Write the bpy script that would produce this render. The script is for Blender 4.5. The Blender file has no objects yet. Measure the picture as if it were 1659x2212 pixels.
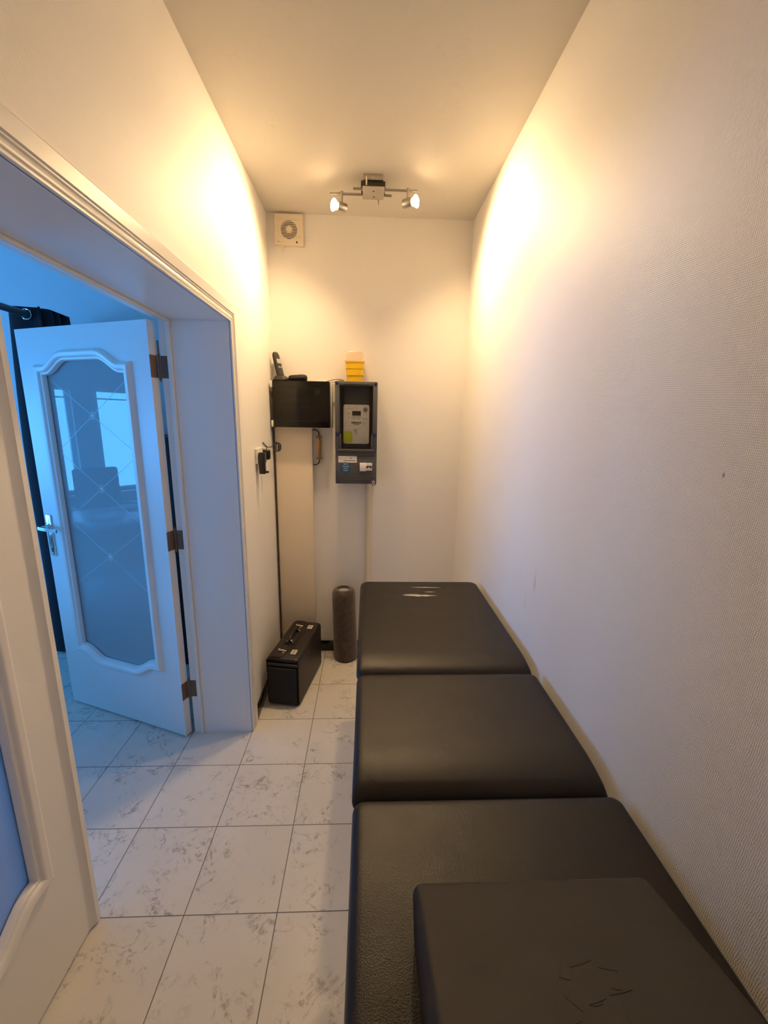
import bpy, bmesh, math, random
from mathutils import Vector, Matrix
random.seed(7)
SC = bpy.context.scene
COL = SC.collection
PI = math.pi

# ------------------------------------------------------------------ materials
def mat(name, base=(.8,.8,.8), rough=.5, metal=0., spec=.5, emis=None, estr=0., coat=0., alpha=1.):
    m = bpy.data.materials.new(name); m.use_nodes = True
    b = m.node_tree.nodes['Principled BSDF']
    b.inputs['Base Color'].default_value = (*base, 1)
    b.inputs['Roughness'].default_value = rough
    b.inputs['Metallic'].default_value = metal
    b.inputs['Specular IOR Level'].default_value = spec
    b.inputs['Coat Weight'].default_value = coat
    if emis:
        b.inputs['Emission Color'].default_value = (*emis, 1)
        b.inputs['Emission Strength'].default_value = estr
    return m

class NT:
    def __init__(s, m):
        s.m = m; s.t = m.node_tree; s.n = s.t.nodes; s.b = s.n['Principled BSDF']
    def node(s, typ, **kw):
        n = s.n.new(typ)
        for k, v in kw.items(): setattr(n, k, v)
        return n
    def link(s, a, b): s.t.links.new(a, b)
    def math(s, op, a, b=None, c=None, clamp=False):
        n = s.n.new('ShaderNodeMath'); n.operation = op; n.use_clamp = clamp
        for i, v in enumerate((a, b, c)):
            if v is None: continue
            if isinstance(v, (int, float)): n.inputs[i].default_value = v
            else: s.link(v, n.inputs[i])
        return n.outputs[0]
    def coords(s):
        return s.node('ShaderNodeTexCoord').outputs['Object']
    def noise(s, vec, scale, detail=4, rough=.5, dist=0.):
        n = s.node('ShaderNodeTexNoise'); n.inputs['Scale'].default_value = scale
        n.inputs['Detail'].default_value = detail; n.inputs['Roughness'].default_value = rough
        n.inputs['Distortion'].default_value = dist
        s.link(vec, n.inputs['Vector']); return n.outputs['Fac']
    def ramp(s, fac, stops):
        n = s.node('ShaderNodeValToRGB'); e = n.color_ramp.elements
        while len(e) < len(stops): e.new(.5)
        for el, (p, c) in zip(e, stops):
            el.position = p; el.color = (*c, 1) if len(c) == 3 else c
        s.link(fac, n.inputs[0]); return n.outputs[0]
    def mix(s, fac, a, b):
        n = s.node('ShaderNodeMix', data_type='RGBA')
        for sock, v in ((n.inputs[0], fac), (n.inputs[6], a), (n.inputs[7], b)):
            if isinstance(v, (int, float)): sock.default_value = v
            elif isinstance(v, tuple): sock.default_value = (*v, 1)
            else: s.link(v, sock)
        return n.outputs[2]
    def bump(s, h, strength=.3, dist=.001):
        n = s.node('ShaderNodeBump'); n.inputs['Strength'].default_value = strength
        n.inputs['Distance'].default_value = dist
        s.link(h, n.inputs['Height']); s.link(n.outputs[0], s.b.inputs['Normal'])

def grain(m, scale=300, strength=.2, dist=.0005, detail=3):
    t = NT(m); t.bump(t.noise(t.coords(), scale, detail), strength, dist); return m

# glass-fibre wallpaper: fine woven relief painted off-white, few smudges
def wall_mat(name, base, marks=()):
    m = mat(name, base, .55); t = NT(m); co = t.coords()
    sep = t.node('ShaderNodeSeparateXYZ'); t.link(co, sep.inputs[0])
    u = t.math('ADD', sep.outputs[0], sep.outputs[1]); v = sep.outputs[2]
    nz = t.noise(co, 60, 2)
    a = t.math('SINE', t.math('ADD', t.math('MULTIPLY', t.math('ADD', u, v), 900), t.math('MULTIPLY', nz, 5)))
    b = t.math('SINE', t.math('ADD', t.math('MULTIPLY', t.math('SUBTRACT', u, t.math('MULTIPLY', v, .7)), 1000), t.math('MULTIPLY', nz, 6)))
    h = t.math('ADD', t.math('MULTIPLY', a, b), t.math('MULTIPLY', t.noise(co, 260, 4), 1.8))
    h = t.math('ADD', h, t.math('MULTIPLY', t.noise(co, 9, 3), 2.))
    t.bump(h, .34, .0006)
    n = t.noise(co, 1.6, 3)
    colr = t.ramp(n, [(.3, tuple(c*.965 for c in base)), (.7, base)])
    for (p, sx, sz, amt, c) in marks:
        mp = t.node('ShaderNodeMapping'); t.link(co, mp.inputs[0])
        mp.inputs['Location'].default_value = (-p[0]/sx, -p[1]/sx, -p[2]/sz)
        mp.inputs['Scale'].default_value = (1/sx, 1/sx, 1/sz)
        ln = t.node('ShaderNodeVectorMath', operation='LENGTH'); t.link(mp.outputs[0], ln.inputs[0])
        w = t.math('ADD', ln.outputs['Value'], t.math('MULTIPLY', t.math('SUBTRACT', t.noise(co, 90, 2), .5), 1.2))
        f = t.math('MULTIPLY', t.math('SUBTRACT', 1, w, clamp=True), amt, clamp=True)
        colr = t.mix(f, colr, c)
    t.link(colr, t.b.inputs['Base Color'])
    return m

M = {}
WALL = (.88, .855, .81)
M['wall'] = wall_mat('painted woven wallpaper', WALL)
M['wall_r'] = wall_mat('painted woven wallpaper scuffed', WALL,
    [((.873, .295, 1.03), .012, .05, .5, (.45,.42,.40)), ((.873, -.386, 1.499), .0028, .0055, 1.2, (.3,.27,.24)),
     ((.873, .36, .93), .01, .05, .25, (.5,.47,.44))])
M['office_wall'] = grain(mat('office wall paint', (.74,.76,.78), .6), 200, .2)
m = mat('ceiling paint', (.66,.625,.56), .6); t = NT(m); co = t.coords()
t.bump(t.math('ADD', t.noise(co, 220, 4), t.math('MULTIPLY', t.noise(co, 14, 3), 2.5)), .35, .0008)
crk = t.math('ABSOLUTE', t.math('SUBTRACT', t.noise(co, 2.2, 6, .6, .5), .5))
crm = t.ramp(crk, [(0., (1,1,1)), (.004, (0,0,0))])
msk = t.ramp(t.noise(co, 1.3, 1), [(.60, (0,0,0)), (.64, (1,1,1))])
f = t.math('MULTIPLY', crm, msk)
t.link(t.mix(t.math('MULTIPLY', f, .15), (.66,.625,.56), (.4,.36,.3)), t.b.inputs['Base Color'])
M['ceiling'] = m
M['trim'] = grain(mat('gloss white trim paint', (.86,.84,.80), .32), 120, .12)
M['door'] = grain(mat('white door enamel', (.85,.84,.82), .36), 90, .15)
M['duct'] = grain(mat('cream duct board', (.80,.70,.55), .5), 200, .15)
M['black_tile'] = grain(mat('black skirting tile', (.012,.011,.011), .16), 60, .05)

# floor: 30 cm cream marble-look tiles, hairline dark joints
m = mat('marble look floor tile', (.6,.57,.52), .38); t = NT(m); co = t.coords()
sep = t.node('ShaderNodeSeparateXYZ'); t.link(co, sep.inputs[0])
def edge(c):
    fr = t.math('FRACT', t.math('ADD', t.math('DIVIDE', c, .3), 50.5))
    return t.math('ABSOLUTE', t.math('SUBTRACT', fr, .5))
d = t.math('MINIMUM', edge(sep.outputs[0]), edge(sep.outputs[1]))
grout = t.ramp(d, [(0., (1,1,1)), (.0034, (1,1,1)), (.0048, (0,0,0))])
def cell(c): return t.math('FLOOR', t.math('ADD', t.math('DIVIDE', c, .3), 50.))
cmb = t.node('ShaderNodeCombineXYZ'); t.link(cell(sep.outputs[0]), cmb.inputs[0]); t.link(cell(sep.outputs[1]), cmb.inputs[1])
wn = t.node('ShaderNodeTexWhiteNoise', noise_dimensions='3D'); t.link(cmb.outputs[0], wn.inputs[0])
sc = t.node('ShaderNodeVectorMath', operation='SCALE'); t.link(wn.outputs['Color'], sc.inputs[0]); sc.inputs['Scale'].default_value = 7.
ad = t.node('ShaderNodeVectorMath', operation='ADD'); t.link(co, ad.inputs[0]); t.link(sc.outputs[0], ad.inputs[1])
tc = ad.outputs[0]
v1 = t.math('ABSOLUTE', t.math('SUBTRACT', t.noise(tc, 9, 8, .62, .8), .5))
vein = t.ramp(v1, [(0., (1,1,1)), (.012, (.75,.75,.75)), (.035, (0,0,0))])
patch = t.ramp(t.noise(tc, 8.5, 3, .6), [(.47, (0,0,0)), (.60, (1,1,1))])
brk = t.ramp(t.noise(tc, 55, 3, .7), [(.42, (0,0,0)), (.58, (1,1,1))])
vf = t.math('MULTIPLY', t.math('MULTIPLY', vein, patch), brk)
cloud = t.math('MULTIPLY', patch, t.ramp(t.noise(tc, 40, 5, .7), [(.52, (0,0,0)), (.75, (1,1,1))]))
c0 = t.ramp(t.noise(tc, 3, 3), [(.3, (.66,.63,.57)), (.7, (.73,.70,.645))])
c1 = t.mix(t.math('MULTIPLY', cloud, .45), c0, (.36,.32,.27))
c2 = t.mix(t.math('MULTIPLY', vf, .75), c1, (.19,.165,.145))
c3 = t.mix(grout, c2, (.075,.065,.06))
t.link(c3, t.b.inputs['Base Color'])
t.link(t.math('ADD', t.math('MULTIPLY', grout, .4), t.math('ADD', .34, t.math('MULTIPLY', t.noise(co, 30, 3), .12))), t.b.inputs['Roughness'])
t.bump(t.math('SUBTRACT', t.math('MULTIPLY', t.noise(tc, 45, 5), .25), grout), .35, .001)
M['floor'] = m

def vinyl(name, base, rough, sc=420, st=.35):
    m = mat(name, base, rough, spec=.32); t = NT(m); co = t.coords()
    vo = t.node('ShaderNodeTexVoronoi'); vo.inputs['Scale'].default_value = sc; t.link(co, vo.inputs['Vector'])
    h = t.math('ADD', vo.outputs['Distance'], t.math('MULTIPLY', t.noise(co, 6, 4, .6), 3.))
    t.bump(h, st, .0007)
    t.link(t.math('ADD', rough-.05, t.math('MULTIPLY', t.noise(co, 14, 3), .12)), t.b.inputs['Roughness'])
    return m
M['vinyl'] = vinyl('dark brown grained vinyl', (.012,.0095,.0078), .42)
M['vinyl2'] = vinyl('charcoal matte vinyl', (.024,.0205,.017), .62, 600, .22)
M['lining'] = grain(mat('exposed grey lining', (.42,.36,.30), .8), 500, .5)
M['crack'] = mat('dark crease', (.008,.007,.006), .7)
M['steel'] = mat('brushed steel', (.55,.52,.48), .28, 1.)
M['chrome'] = mat('polished chrome', (.75,.74,.72), .12, 1.)
M['white_metal'] = mat('cream enamelled metal', (.7,.66,.58), .4)
M['rust'] = grain(mat('aged brown hinge steel', (.20,.125,.08), .5, .3), 250, .6)
M['rubber'] = mat('black rubber and duct shade', (.01,.01,.01), .6)
M['black'] = grain(mat('black plastic', (.012,.012,.012), .38), 400, .1)
M['dkgrey'] = grain(mat('dark grey moulded plastic', (.075,.075,.078), .45), 500, .12)
M['recess'] = mat('blackish recess plastic', (.02,.02,.02), .5)
M['ltgrey'] = mat('light grey plastic', (.4,.4,.4), .4)
M['white'] = mat('white plastic', (.78,.75,.70), .35)
M['ivory'] = mat('ivory plastic', (.76,.68,.54), .4)
M['ink'] = mat('dark print', (.05,.045,.04), .6)
M['greyink'] = mat('grey print', (.35,.33,.31), .6)
M['lime'] = mat('lime sticker', (.50,.58,.02), .5)
M['blue'] = mat('navy plastic cap', (.018,.02,.10), .35)
M['bluestick'] = mat('blue round sticker', (.008,.075,.20), .5)
M['lcd'] = mat('olive lcd', (.045,.042,.015), .2)
M['brass'] = mat('brass', (.42,.22,.07), .35, 1.)
M['copper_cable'] = mat('dark cable', (.015,.012,.008), .5)
M['wine'] = mat('dark brown cable', (.035,.014,.010), .5)
M['purple'] = mat('plum cable', (.075,.03,.05), .5)
M['yellow'] = mat('yellow plastic', (.76,.46,.010), .4)
M['cream_cl'] = None
M['suede'] = None
m = mat('brown brushed fabric', (.060,.036,.026), .9); t = NT(m); co = t.coords()
t.link(t.ramp(t.noise(co, 30, 5), [(.3,(.042,.025,.018)),(.7,(.08,.05,.037))]), t.b.inputs['Base Color'])
t.b.inputs['Sheen Weight'].default_value = .4; t.bump(t.noise(co, 260, 4), .5, .001); M['suede'] = m
M['leather'] = grain(mat('black case leatherette', (.014,.010,.009), .42), 350, .4)
M['nylon'] = grain(mat('black case nylon', (.006,.006,.007), .75), 700, .5)
M['silver'] = mat('silver latch metal', (.62,.58,.52), .3, 1.)
M['plate'] = mat('pale nickel plate', (.66,.60,.50), .4, .25)
M['curtain'] = grain(mat('dark navy curtain cloth', (.008,.010,.018), .85), 500, .4)
M['rod'] = mat('dark grey rod', (.10,.085,.08), .4)
M['darkwood'] = grain(mat('blackish furniture board', (.008,.007,.008), .5), 80, .2)
M['desk'] = mat('pale desk laminate', (.55,.55,.55), .35)
M['chair'] = grain(mat('grey chair upholstery', (.16,.17,.18), .8), 300, .4)
M['paper'] = mat('white paper', (.85,.85,.85), .7)
M['card'] = mat('grey carton', (.32,.32,.33), .7)
M['orange'] = mat('orange print', (.65,.16,.03), .5)

# translucent lid, smoked cover, window pane, door glass
def thin(name, tint, gloss, rough=.02, diff=None, dfac=0., trl=False):
    m = bpy.data.materials.new(name); m.use_nodes = True; nt = m.node_tree; n = nt.nodes
    n.remove(n['Principled BSDF']); out = n['Material Output']
    tr = n.new('ShaderNodeBsdfTransparent'); tr.inputs[0].default_value = (*tint, 1)
    gl = n.new('ShaderNodeBsdfGlossy'); gl.inputs['Roughness'].default_value = rough
    mx = n.new('ShaderNodeMixShader'); mx.inputs[0].default_value = gloss
    src = tr.outputs[0]
    if diff:
        d = n.new('ShaderNodeBsdfDiffuse'); d.inputs[0].default_value = (*diff, 1)
        dd = d
        if trl:
            tl = n.new('ShaderNodeBsdfTranslucent'); tl.inputs[0].default_value = (.75,.8,.85,1)
            dd = n.new('ShaderNodeMixShader'); dd.inputs[0].default_value = .62
            nt.links.new(d.outputs[0], dd.inputs[1]); nt.links.new(tl.outputs[0], dd.inputs[2])
        m2 = n.new('ShaderNodeMixShader'); m2.inputs[0].default_value = dfac
        nt.links.new(tr.outputs[0], m2.inputs[1]); nt.links.new(dd.outputs[0], m2.inputs[2]); src = m2.outputs[0]
    nt.links.new(src, mx.inputs[1]); nt.links.new(gl.outputs[0], mx.inputs[2])
    nt.links.new(mx.outputs[0], out.inputs[0]); return m
M['pane'] = thin('window glass', (.95,.97,.97), .05)
M['smoke'] = thin('smoked clear plastic', (.42,.38,.34), .035, .14, (.03,.027,.022), .25)
M['clear'] = thin('clear plastic cover', (.80,.80,.80), .03, .1)
M['lid'] = thin('milky translucent plastic', (.94,.88,.80), .03, .2, (.85,.74,.60), .22)
M['satin'] = thin('satin door glass', (.10,.12,.14), .09, .012, (.44,.50,.52), .80)
M['frost'] = thin('frosted door glass', (.12,.14,.16), .05, .3, (.50,.55,.60), .9, True)

# ------------------------------------------------------------------ mesh helpers
class MB:
    def __init__(s, off=(0,0,0)):
        s.bm = bmesh.new(); s.off = Vector(off); s.mats = []; s.cur = 0
    def mat(s, key):
        if key not in s.mats: s.mats.append(key)
        s.cur = s.mats.index(key); return s
    def _tag(s, faces):
        for f in faces: f.material_index = s.cur
    def box(s, x0, x1, y0, y1, z0, z1, bev=0., seg=2, M4=None):
        b = bmesh.new()
        bmesh.ops.create_cube(b, size=1.)
        for v in b.verts:
            v.co = Vector(((v.co.x+.5)*(x1-x0)+x0, (v.co.y+.5)*(y1-y0)+y0, (v.co.z+.5)*(z1-z0)+z0))
        if bev > 0:
            bmesh.ops.bevel(b, geom=b.edges[:], offset=min(bev, .49*min(abs(x1-x0),abs(y1-y0),abs(z1-z0))), segments=seg, affect='EDGES', profile=.5)
        s.merge(b, M4); return s
    def merge(s, b, M4=None):
        b.verts.ensure_lookup_table(); mp = {}
        for v in b.verts:
            co = M4 @ v.co if M4 is not None else v.co
            mp[v] = s.bm.verts.new(co)
        for f in b.faces:
            try:
                nf = s.bm.faces.new([mp[v] for v in f.verts]); nf.material_index = s.cur
            except ValueError: pass
        b.free()
    def loft(s, loops, closed=True, cap0=True, cap1=True):
        vs = [[s.bm.verts.new(Vector(p)) for p in L] for L in loops]
        n = len(vs[0])
        for a, b in zip(vs, vs[1:]):
            for i in range(n if closed else n-1):
                j = (i+1) % n
                try: s._tag([s.bm.faces.new((a[i], a[j], b[j], b[i]))])
                except ValueError: pass
        if cap0: s._tag([s.bm.faces.new(vs[0][::-1])])
        if cap1: s._tag([s.bm.faces.new(vs[-1])])
        return s
    def cyl(s, p0, p1, r0, r1=None, seg=24, cap=True, rings=None):
        p0, p1 = Vector(p0), Vector(p1); r1 = r0 if r1 is None else r1
        d = (p1-p0).normalized(); a = d.orthogonal().normalized(); b = d.cross(a)
        prof = rings or [(0, r0), (1, r1)]
        loops = []
        for t_, r in prof:
            c = p0.lerp(p1, t_)
            loops.append([c + (a*math.cos(k*2*PI/seg)+b*math.sin(k*2*PI/seg))*r for k in range(seg)])
        return s.loft(loops, True, cap, cap)
    def tube(s, pts, r, seg=8, smooth=6):
        pts = [Vector(p) for p in pts]
        if smooth and len(pts) > 2:
            q = []
            P = [pts[0]*2-pts[1]] + pts + [pts[-1]*2-pts[-2]]
            for i in range(1, len(P)-2):
                for k in range(smooth):
                    u = k/smooth; a, b, c, d = P[i-1], P[i], P[i+1], P[i+2]
                    q.append(.5*((2*b)+(c-a)*u+(2*a-5*b+4*c-d)*u*u+(3*b-a-3*c+d)*u**3))
            q.append(pts[-1]); pts = q
        loops = []; up = None
        for i, p in enumerate(pts):
            d = (pts[min(i+1, len(pts)-1)]-pts[max(i-1, 0)])
            if d.length < 1e-9: d = Vector((0,0,1))
            d.normalize()
            up = d.orthogonal().normalized() if up is None else (up-d*up.dot(d)).normalized()
            b = d.cross(up)
            loops.append([p+(up*math.cos(k*2*PI/seg)+b*math.sin(k*2*PI/seg))*r for k in range(seg)])
        return s.loft(loops)
    def prism(s, pts, mp, h0, h1):
        return s.loft([[mp(a, b, h0) for a, b in pts], [mp(a, b, h1) for a, b in pts]])
    def build(s, name, mats=None, parent=None, ang=38, kind=None):
        bm = s.bm
        bmesh.ops.remove_doubles(bm, verts=bm.verts[:], dist=1e-6)
        bmesh.ops.recalc_face_normals(bm, faces=bm.faces[:])
        th = math.radians(ang)
        for f in bm.faces: f.smooth = True
        for e in bm.edges:
            if len(e.link_faces) == 2: e.smooth = e.calc_face_angle(0) < th
            else: e.smooth = False
        for v in bm.verts: v.co -= s.off
        me = bpy.data.meshes.new(name); bm.to_mesh(me); bm.free()
        keys = s.mats or [mats]
        for k in keys: me.materials.append(M[k] if isinstance(k, str) else k)
        o = bpy.data.objects.new(name, me); COL.objects.link(o)
        if parent: o.parent = parent
        if kind: o['kind'] = kind
        return o

def thing(name, label, cat, loc=(0,0,0), rz=0., group=None):
    o = bpy.data.objects.new(name, None); COL.objects.link(o)
    o.empty_display_size = .05
    o.location = loc; o.rotation_euler = (0,0,rz); o['label'] = label; o['category'] = cat
    if group: o['group'] = group
    return o
def tag(o, label, cat, group=None):
    o['label'] = label; o['category'] = cat
    if group: o['group'] = group
    return o
def place(o, loc):
    """move the origin of a single-mesh thing to loc (mesh was built with off=loc)"""
    o.location = loc; return o
def struct(o, label=None, cat=None):
    o['kind'] = 'structure'
    if label: o['label'] = label
    if cat: o['category'] = cat
    return o
def rrect(x0, x1, y0, y1, r, z, n=6):
    pts = []
    for cx, cy, a0 in ((x1-r, y1-r, 0), (x0+r, y1-r, 90), (x0+r, y0+r, 180), (x1-r, y0+r, 270)):
        for k in range(n+1):
            a = math.radians(a0+90*k/n); pts.append((cx+r*math.cos(a), cy+r*math.sin(a), z))
    return pts
def offset2(path, closed, d):
    """mitred offset of a 2-D path to its right-hand side by d"""
    n = len(path); out = []
    for i in range(n):
        p = Vector(path[i]); a = Vector(path[i-1]) if (closed or i > 0) else None
        b = Vector(path[(i+1) % n]) if (closed or i < n-1) else None
        n1 = None if a is None else Vector(((p-a).y, -(p-a).x)).normalized()
        n2 = None if b is None else Vector(((b-p).y, -(b-p).x)).normalized()
        if n1 is None: m_ = n2
        elif n2 is None: m_ = n1
        else:
            m_ = n1+n2; m_ = m_/max(.3, m_.dot(n1)) if m_.length > 1e-6 else n1
        out.append((p.x+m_.x*d, p.y+m_.y*d))
    return out
def sweep(mb, path, prof, closed, mp):
    """profile [(offset, height)] carried along path; mp(a, b, h) -> xyz"""
    loops = [[mp(a, b, h) for a, b in offset2(path, closed, o)] for o, h in prof]
    mb.loft(loops, closed, False, False)
    if not closed:
        for k in (0, -1):
            vs = [mb.bm.verts.new(Vector(L[k])) for L in loops]
            try: mb._tag([mb.bm.faces.new(vs)])
            except ValueError: pass
    return mb

# ------------------------------------------------------------------ room numbers (metres)
XL, XR, YB, H = -.3014, .8735, 1.5871, 2.708
YF = -2.35                       # wall behind the camera
XO = -.60                        # office face of the dividing wall
YJ, YN, HD = .812, -.845, 1.972  # clear opening: far jamb, near jamb, head
OX, OY0, OY1 = -4.40, -2.35, 2.0 # office: window wall, near wall, far wall

# ---- floor / ceilings
mb = MB(); mb.box(OX-.25, XR+.25, YF-.25, OY1+.25, -.12, 0); struct(mb.build('floor', 'floor'))
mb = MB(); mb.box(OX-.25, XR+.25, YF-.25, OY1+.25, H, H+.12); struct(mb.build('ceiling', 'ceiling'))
# ---- walls of the treatment room
mb = MB(); mb.box(XO+.001, XR+.2, YB, OY1+.2, 0, H); struct(mb.build('wall_back', 'wall'))
mb = MB(); mb.box(XR, XR+.2, YF-.2, YB, 0, H); struct(mb.build('wall_right', 'wall_r'))
mb = MB(); mb.box(XO, XR, YF-.2, YF, 0, H); struct(mb.build('wall_front', 'wall'))
mb = MB()
mb.box(XO, XL, YJ+.03, YB, 0, H)
mb.box(XO, XL, YF, YN-.03, 0, H)
mb.box(XO, XL, YN-.03, YJ+.03, HD+.03, H)
struct(mb.build('wall_left', 'wall'))
# ---- walls of the office beyond the doorway
mb = MB(); mb.box(OX-.2, XO, OY1, OY1+.2, 0, H); struct(mb.build('wall_office_far', 'office_wall'))
mb = MB(); mb.box(OX-.2, XO, OY0-.2, OY0, 0, H); struct(mb.build('wall_office_near', 'office_wall'))
W = [(-1.25, -.05), (.17, 1.35)]     # the two office windows along y
WZ0, WZ1 = .69, 1.90
mb = MB()
ys = [OY0, W[0][0], W[0][1], W[1][0], W[1][1], OY1]
for a, b in ((ys[0], ys[1]), (ys[2], ys[3]), (ys[4], ys[5])): mb.box(OX-.2, OX, a, b, 0, H)
for a, b in W:
    mb.box(OX-.2, OX, a, b, 0, WZ0); mb.box(OX-.2, OX, a, b, WZ1, H)
struct(mb.build('wall_office_window', 'office_wall'))
for i, (a, b) in enumerate(W):
    mb = MB(); x = OX-.10; w = .045
    mb.box(x-.03, x+.03, a, a+w, WZ0, WZ1, .004); mb.box(x-.03, x+.03, b-w, b, WZ0, WZ1, .004)
    mb.box(x-.03, x+.03, a+w, b-w, WZ0, WZ0+w, .004); mb.box(x-.03, x+.03, a+w, b-w, WZ1-w, WZ1, .004)
    mb.box(x-.02, x+.02, a+w, b-w, WZ1-.13, WZ1-.115, .002)
    fr = struct(mb.build(f'window_{i+1}', 'trim'))
    mb = MB(); mb.box(x-.003, x+.003, a+w, b-w, WZ0+w, WZ1-w); mb.build('pane', 'pane', fr)
    mb = MB(); mb.box(OX-.07, OX+.06, a-.03, b+.03, WZ0-.025, WZ0, .006); mb.build('sill', 'trim', fr)

# ---- skirting (black tile)
mb = MB()
x = -.056
while x < XR-.02:
    x1 = min(x+.298, XR-.011); mb.box(x, x1, YB-.010, YB, 0, .076, .0015); x = x1+.002
struct(mb.build('baseboard_back', 'black_tile'))
mb = MB(); y = .895
while y < YB-.06:
    y1 = min(y+.298, YB-.052); mb.box(XL, XL+.010, y, y1, 0, .074, .0015); y = y1+.002
y = YF
while y < YN-.13:
    y1 = min(y+.298, YN-.11); mb.box(XL, XL+.010, y, y1, 0, .074, .0015); y = y1+.002
struct(mb.build('baseboard_left', 'black_tile'))
mb = MB(); y = YF
while y < YB-.02:
    y1 = min(y+.298, YB-.011); mb.box(XR-.010, XR, y, y1, 0, .074, .0015); y = y1+.002
struct(mb.build('baseboard_right', 'black_tile'))

# ---- lining of the doorway (reveal) and stop strip
mb = MB()
mb.box(-.590, XL+.002, YJ, YJ+.03, 0, HD+.03)
mb.box(XO-.004, XL+.002, YN-.03, YN, 0, HD+.03)
mb.box(XO-.004, XL+.002, YN, YJ-.001, HD, HD+.03)
for a, b in ((YJ-.012, YJ), (YN, YN+.006)): mb.box(-.560, -.542, a, b, 0, HD, .003)
mb.box(-.560, -.542, YN+.006, YJ-.012, HD-.012, HD, .003)
struct(mb.build('trim_1', 'trim'))
# ---- grooved casing on the treatment-room side
mb = MB()
path = [(YJ, 0), (YJ, HD), (YN, HD), (YN, 0)]
prof = [(0,0),(0,.008),(.0015,.0095),(.006,.0095),(.0075,.005),(.011,.005),(.0125,.0095),(.017,.010),(.027,.006),(.029,.010),(.032,.010),(.0335,.0075),(.0355,.013),(.068,.014),(.072,.012),(.074,0)]
sweep(mb, path, prof, False, lambda a, b, h: (XL+h, a, b))
struct(mb.build('trim_2', 'trim', ang=25))
# ---- casing on the office side
mb = MB()
sweep(mb, [(YJ+.032, 0), (YJ+.032, HD+.032), (YN-.032, HD+.032), (YN-.032, 0)], [(.0,0),(0,.004),(.056,.004),(.060,0)], False, lambda a, b, h: (XO-h, a, b))
struct(mb.build('trim_3', 'trim', ang=25))

# ------------------------------------------------------------------ the glazed door leaves
LW, LH, LT = .800, 1.952, .038
def outline():
    """inner edge of the glazing moulding, u from the hinge, counted clockwise so right-hand offset is outward"""
    ss = lambda q: max(0, min(1, q))**2*(3-2*max(0, min(1, q)))
    cu, hw = .398, .250; N = 30
    top = [(cu-hw+2*hw*k/N, 1.757+.060*ss((hw-.02-abs(-hw+2*hw*k/N))/.13)) for k in range(N+1)]
    bot = [(cu+hw-2*hw*k/N, .393-.060*ss((hw-.02-abs(hw-2*hw*k/N))/.13)) for k in range(N+1)]
    return (top+bot)[::-1]
OUT = outline()
def glazed_leaf(root, glass_key, z0=.010):
    zt = z0+LH
    inner = offset2(OUT, True, .028)
    c = Vector((LW/2, 1.05))
    # outer rectangle point for every inner point (ray from the centre), corners added
    def ray_rect(p):
        d = Vector(p)-c; ts = []
        if abs(d.x) > 1e-9: ts.append(((LW if d.x > 0 else 0)-c.x)/d.x)
        if abs(d.y) > 1e-9: ts.append(((zt if d.y > 0 else z0)-c.y)/d.y)
        t_ = min(ts); return (c.x+d.x*t_, c.y+d.y*t_)
    pairs = [(p, ray_rect(p)) for p in inner]
    for q in ((0, z0), (LW, z0), (LW, zt), (0, zt)):
        aq = math.atan2(q[1]-c.y, q[0]-c.x)
        best = min(range(len(pairs)), key=lambda i: abs(math.atan2(math.sin(math.atan2(inner[i % len(inner)][1]-c.y, inner[i % len(inner)][0]-c.x)-aq), math.cos(math.atan2(inner[i % len(inner)][1]-c.y, inner[i % len(inner)][0]-c.x)-aq))))
        pairs[best] = (pairs[best][0], q)
    L = [[(a[0], 0., a[1]) for a, b in pairs], [(b[0], 0., b[1]) for a, b in pairs],
         [(b[0], -LT, b[1]) for a, b in pairs], [(a[0], -LT, a[1]) for a, b in pairs], [(a[0], 0., a[1]) for a, b in pairs]]
    mb = MB(); mb.loft(L, True, False, False)
    mb.build('door_panel', 'door', root, ang=30)
    prof = [(0,-.014),(0,.001),(.003,.006),(.010,.008),(.013,.013),(.020,.017),(.032,.018),(.041,.013),(.046,.004),(.048,-.001)]
    for name, f in (('glazing_moulding', lambda a, b, h: (a, h, b)), ('glazing_moulding', lambda a, b, h: (a, -LT-h, b))):
        mb = MB(); sweep(mb, OUT, prof, True, f); mb.build(name, 'door', root, ang=32)
    g = offset2(OUT, True, .004)
    mb = MB(); mb.prism(g, lambda a, b, h: (a, h, b), -.0205, -.0165)
    pane = mb.build('glass_pane', glass_key, root)
    # engraved crossing lines with little stars
    mb = MB(); cu = .390; ye = -.0163
    zs = [1.578, 1.240, .902]; dz = .169
    def bar(p, q, w):
        p = Vector(p); q = Vector(q); d = (q-p).normalized(); n_ = Vector((d.y, -d.x))*w/2
        v = [p+n_, q+n_, q-n_, p-n_]
        mb.loft([[(k.x, ye-.0002, k.y) for k in v], [(k.x, ye+.0004, k.y) for k in v]])
    for z in zs:
        for sx in (-1, 1):
            for sz in (-1, 1):
                bar((cu+sx*.016, z+sz*.011), (cu+sx*.236, z+sz*(dz-.012)), .0013)
        for k in range(16):
            a = 2*PI*(k+.5)/16; r1 = .024 if k % 2 else .017
            bar((cu+.009*math.cos(a), z+.009*math.sin(a)), (cu+r1*math.cos(a), z+r1*math.sin(a)), .0011)
        mb.cyl((cu, ye-.0002, z), (cu, ye+.0012, z), .006, .004, 16)
    mb.build('engraved_star_lines', 'etch', pane)
    return pane
M['etch'] = mat('etched glass line', (.75,.82,.85), .35)

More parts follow.
